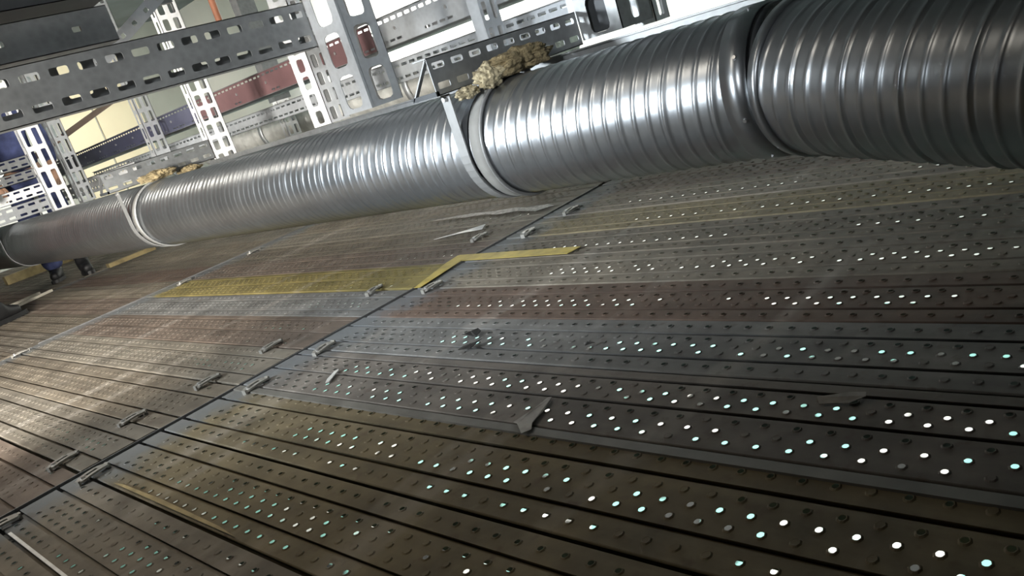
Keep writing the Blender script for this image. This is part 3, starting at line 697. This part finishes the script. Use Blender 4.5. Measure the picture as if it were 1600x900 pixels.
# ------------------------------------------------------------------ small things on the deck
def sheet(name, label, cat, pts, mat, z=0.0045, t=0.0012, group=None, crumple=0.0):
    n = len(pts); mb = MB()
    zz = [z + random.uniform(0, crumple) for _ in pts]
    top = [(p[0], p[1], q + t) for p, q in zip(pts, zz)]; bot = [(p[0], p[1], q) for p, q in zip(pts, zz)]
    mb.add(top + bot, [tuple(range(n)), tuple(range(2 * n - 1, n - 1, -1))] + [(k, n + k, n + (k + 1) % n, (k + 1) % n) for k in range(n)])
    o = mb.fix(name, mat); tag(o, label, cat, group); return o
a, b_ = Vector((2.428, 3.408)) * H, Vector((2.80, 3.50)) * H
sheet('floor_tape', 'short yellow tape leg running beside the joint line', 'tape', [(1.575, 2.205), (1.805, 2.245), (1.865, 2.262), (1.872, 2.330), (1.80, 2.318), (1.57, 2.236)], M['tape_yellow'], z=0.0035, group='yellow tape')
sheet('floor_tape', 'long yellow tape running along a plank towards the right', 'tape', [(1.812, 1.735), (1.872, 1.725), (1.876, 2.325), (1.812, 2.243)], M['tape_yellow'], z=0.0036, group='yellow tape')
sheet('tape_scrap', 'torn grey tape scrap lying across a plank lip in the middle foreground', 'scrap', [(0.855, 1.060), (0.872, 1.050), (0.892, 1.066), (0.935, 1.078), (0.988, 1.098), (0.985, 1.106), (0.935, 1.102), (0.888, 1.112), (0.884, 1.098)], M['tape_grey'], z=0.0045, crumple=0.004, group='tape scraps')
sheet('tape_scrap', 'crumpled grey scrap at the right among the lit holes', 'scrap', [(1.045, 0.585), (1.052, 0.560), (1.050, 0.540), (1.066, 0.520), (1.078, 0.524), (1.074, 0.548), (1.068, 0.575), (1.056, 0.592)], M['tape_grey'], z=0.0045, crumple=0.012, group='tape scraps')
sheet('tape_scrap', 'small pale sliver of tape near the main joint', 'scrap', [(0.945, 1.862), (0.952, 1.855), (1.010, 1.895), (1.018, 1.905), (1.005, 1.906), (0.965, 1.882)], M['foil_glint_white'], z=0.0045, group='tape scraps')
sheet('plastic_scrap', 'black plastic scrap, upper of two in the middle of the deck', 'scrap', [(1.222, 1.612), (1.232, 1.572), (1.255, 1.574), (1.262, 1.590), (1.242, 1.596), (1.236, 1.615)], M['scrap_dark'], z=0.0045, crumple=0.010, group='black scraps')
sheet('plastic_scrap', 'black plastic scrap, lower of two in the middle of the deck', 'scrap', [(1.150, 1.553), (1.164, 1.520), (1.200, 1.512), (1.206, 1.530), (1.178, 1.536), (1.168, 1.560)], M['scrap_dark'], z=0.0045, crumple=0.012, group='black scraps')
sheet('plastic_scrap', 'tiny black crumb on the dark plank right of the two black scraps', 'scrap', [(1.200, 1.180), (1.208, 1.165), (1.220, 1.168), (1.215, 1.185)], M['scrap_dark'], z=0.0045, crumple=0.006, group='black scraps')
sheet('foil_scrap', 'white foil scrap lying by the clip beyond the main joint', 'scrap', [(2.075, 2.70), (2.10, 2.62), (2.125, 2.56), (2.165, 2.49), (2.20, 2.50), (2.165, 2.58), (2.14, 2.66), (2.10, 2.72)], M['foil_glint_white'], z=0.0045, crumple=0.014)
sheet('paint_patch', 'ragged white patch on the planks under the duct', 'patch', [(2.36, 2.36), (2.41, 2.30), (2.44, 2.36), (2.43, 2.48), (2.455, 2.56), (2.44, 2.70), (2.452, 2.84), (2.43, 2.98), (2.405, 3.1), (2.41, 2.94), (2.395, 2.84), (2.41, 2.72), (2.38, 2.62), (2.395, 2.5)], M['patch'], z=0.0040, t=0.0006)
sheet('edge_strip', 'faded yellow stripe along a plank groove at lower left', 'strip', [(0.437, 1.40), (0.444, 1.48), (0.449, 1.75), (0.446, 1.98), (0.439, 2.03), (0.4375, 1.7)], M['stripe'], z=0.0040, t=0.0008)
sheet('edge_strip', 'bright strip painted as a light glint in the plank gap at the bottom left corner', 'strip', [(0.219, 1.60), (0.225, 1.60), (0.227, 2.10), (0.220, 2.10)], M['foil_glint_white'], z=0.0010, t=0.002)  # white strip stands in for a glint of light at the gap
o = MB().bar((1.40, 6.85, 0.013), (1.74, 7.02, 0.013), 0.018, 0.03).build('timber_batten', M['timber']); tag(o, 'thin pale batten lying on the deck in front of the dark boots', 'batten', 'battens')
o = MB().bar((1.44, 7.1, 0.013), (1.70, 7.2, 0.013), 0.018, 0.022).build('timber_batten', M['timber']); tag(o, 'second, shorter batten lying behind the first by the boots', 'batten', 'battens')
o = MB().box((2.22, 7.06, 0.001), (2.62, 7.13, 0.035)).build('toe_board', M['stripe']); tag(o, 'yellow kerb board on the deck to the right of the dark boots', 'board', 'yellow boards')
o = MB().box((2.0, 9.4, 0.001), (3.0, 9.5, 0.09)).build('toe_board', M['stripe']); tag(o, 'yellow board under the duct at the left picture edge, left of the boots', 'board', 'yellow boards')

# ------------------------------------------------------------------ people
def skin_mesh(name, chains, mat, parent, sub=2, root_first=True):
    """chains: lists of (x,y,z,r); chains sharing a point (within 1 mm) are joined."""
    vs = []; rs = []; es = []
    def vid(p):
        for i, q_ in enumerate(vs):
            if (Vector(q_) - Vector(p[:3])).length < 1e-3: return i
        vs.append(tuple(p[:3])); rs.append(p[3]); return len(vs) - 1
    for ch in chains:
        ids = [vid(p) for p in ch]
        es += list(zip(ids, ids[1:]))
    me = bpy.data.meshes.new(name); me.from_pydata(vs, es, []); me.update()
    o = bpy.data.objects.new(name, me); COL.objects.link(o)
    if parent: o.parent = parent
    md = o.modifiers.new('skin', 'SKIN'); md.use_smooth_shade = True
    sv = me.skin_vertices[0].data
    for i, r in enumerate(rs): sv[i].radius = (r, r); sv[i].use_root = (i == 0)
    ss = o.modifiers.new('sub', 'SUBSURF'); ss.levels = ss.render_levels = sub
    me.materials.append(mat)
    return o
def person(label, loc, rz, cloth, legs):
    """standing figure facing local +y. legs: two (hip, knee, ankle, toe) tuples."""
    root = empty('person', loc, rz); tag(root, label, 'person')
    Z = 0.95
    body = [[(0, 0, Z, 0.085), (0, 0.0, Z + 0.16, 0.09), (0, 0.01, Z + 0.34, 0.10), (0, 0.0, Z + 0.47, 0.07), (0, 0.01, Z + 0.54, 0.055), (0, 0.03, Z + 0.63, 0.085), (0, 0.03, Z + 0.73, 0.088)]]
    for s in (-1, 1):
        body.append([(0, 0.0, Z + 0.47, 0.07), (s * 0.18, 0.0, Z + 0.43, 0.056), (s * 0.23, 0.04, Z + 0.15, 0.045), (s * 0.21, 0.20, Z - 0.05, 0.034), (s * 0.205, 0.25, Z - 0.10, 0.026), (s * 0.205, 0.28, Z - 0.14, 0.03)])
        for k in range(4):
            fx_ = s * (0.205 + (k - 1.5) * 0.019)
            body.append([(s * 0.205, 0.28, Z - 0.14, 0.03), (fx_, 0.305, Z - 0.19, 0.0095), (fx_, 0.30, Z - 0.215 - 0.006 * (k % 3), 0.008)])
        body.append([(s * 0.205, 0.25, Z - 0.10, 0.026), (s * 0.165, 0.29, Z - 0.13, 0.010), (s * 0.160, 0.31, Z - 0.16, 0.009)])
        body.append([(0, 0, Z, 0.085)] + [(q_[0], q_[1], q_[2], r) for q_, r in zip(legs[0 if s < 0 else 1][:3], (0.070, 0.050, 0.036))])
    skin_mesh('body', body, M['skin'], root)
    tr = [[(0, 0, Z + 0.04, 0.135), (0, 0, Z - 0.01, 0.14)]]
    for lg in legs:
        hp, kn, an, toe = [Vector(p) for p in lg]
        tr.append([(0, 0, Z - 0.01, 0.14), (*hp, 0.105), (*((hp + kn) / 2), 0.095), (*kn, 0.092), (*((kn + an) / 2), 0.092), (*(an + (kn - an) * 0.04), 0.088)])
    skin_mesh('trousers', tr, cloth, root)
    jk = [[(0, 0, Z - 0.03, 0.15), (0, 0, Z + 0.06, 0.15), (0, 0, Z + 0.2, 0.14), (0, 0.01, Z + 0.35, 0.155), (0, 0.0, Z + 0.46, 0.085)]]
    for s in (-1, 1): jk.append([(0, 0.01, Z + 0.35, 0.155), (s * 0.18, 0.0, Z + 0.42, 0.072), (s * 0.23, 0.04, Z + 0.15, 0.064), (s * 0.211, 0.19, Z - 0.035, 0.050)])
    skin_mesh('jacket', jk, cloth, root)
    skin_mesh('hair', [[(0, 0.005, Z + 0.70, 0.088), (0, 0.02, Z + 0.78, 0.072)]], M['hair'], root)
    for s in (-1, 1):
        skin_mesh('ear', [[(s * 0.088, 0.02, Z + 0.66, 0.014), (s * 0.095, 0.012, Z + 0.69, 0.017)]], M['skin'], root, 1)
        skin_mesh('eye', [[(s * 0.032, 0.108, Z + 0.69, 0.010), (s * 0.032, 0.112, Z + 0.69, 0.010)]], M['scrap_dark'], root, 1)
    skin_mesh('nose', [[(0, 0.108, Z + 0.70, 0.010), (0, 0.125, Z + 0.66, 0.016)]], M['skin'], root, 1)
    skin_mesh('mouth', [[(-0.022, 0.108, Z + 0.622, 0.006), (0.022, 0.108, Z + 0.622, 0.006)]], M['rail_red'], root, 1)
    for lg in legs:
        hp, kn, an, toe = [Vector(p) for p in lg]
        d = (toe - an); d.z = 0; d.normalize(); heel = Vector((an.x, an.y, 0.045)) - d * 0.045
        b0 = skin_mesh('boot', [[(*(an + Vector((0, 0, 0.10))), 0.058), (*an, 0.056), (*(Vector((an.x, an.y, 0.062)) + d * 0.06), 0.052), (*(Vector((toe.x, toe.y, 0.050)) - d * 0.06), 0.046), (*(Vector((toe.x, toe.y, 0.040)) - d * 0.02), 0.036)], [(*an, 0.056), (*heel, 0.042)]], M['boot'], root)
        ang = math.atan2(d.y, d.x); mb = MB(); n = 20; pr = []
        cen = (heel + Vector((toe.x, toe.y, 0.045))) / 2; half = ((Vector((toe.x, toe.y, 0)) - heel).xy.length) / 2 + 0.02
        for k in range(n):
            a_ = 2 * PI * k / n; px, py = half * math.copysign(abs(math.cos(a_)) ** 0.7, math.cos(a_)), 0.047 * math.copysign(abs(math.sin(a_)) ** 0.7, math.sin(a_))
            pr.append((cen.x + px * math.cos(ang) - py * math.sin(ang), cen.y + px * math.sin(ang) + py * math.cos(ang)))
        mb.add([(p[0], p[1], 0.0) for p in pr] + [(p[0], p[1], 0.028) for p in pr], [tuple(reversed(range(n))), tuple(range(n, 2 * n))] + [(k, (k + 1) % n, n + (k + 1) % n, n + k) for k in range(n)])
        mb.build('sole', M['boot'], b0)
    return root
# behind the duct at the left edge, walking towards the camera's right
person('person in navy trousers and dark boots standing behind the duct at the left', (2.07, 7.52, 0.002), math.radians(165), M['blue_cloth'],
       [((-0.10, 0, 0.86), (-0.12, 0.10, 0.48), (-0.10, 0.12, 0.09), (-0.12, 0.32, 0.03)), ((0.10, 0, 0.86), (0.11, 0.02, 0.48), (0.10, -0.20, 0.09), (0.14, -0.01, 0.03))])
person('person in dark red trousers cut off by the left edge, one black shoe showing', (1.05, 6.27, 0.002), math.radians(-60), M['red_cloth'],
       [((-0.10, 0, 0.86), (-0.10, 0.06, 0.48), (-0.10, 0.02, 0.09), (-0.10, 0.23, 0.03)), ((0.10, 0, 0.86), (0.11, 0.08, 0.48), (0.12, 0.06, 0.09), (0.13, 0.27, 0.03))])
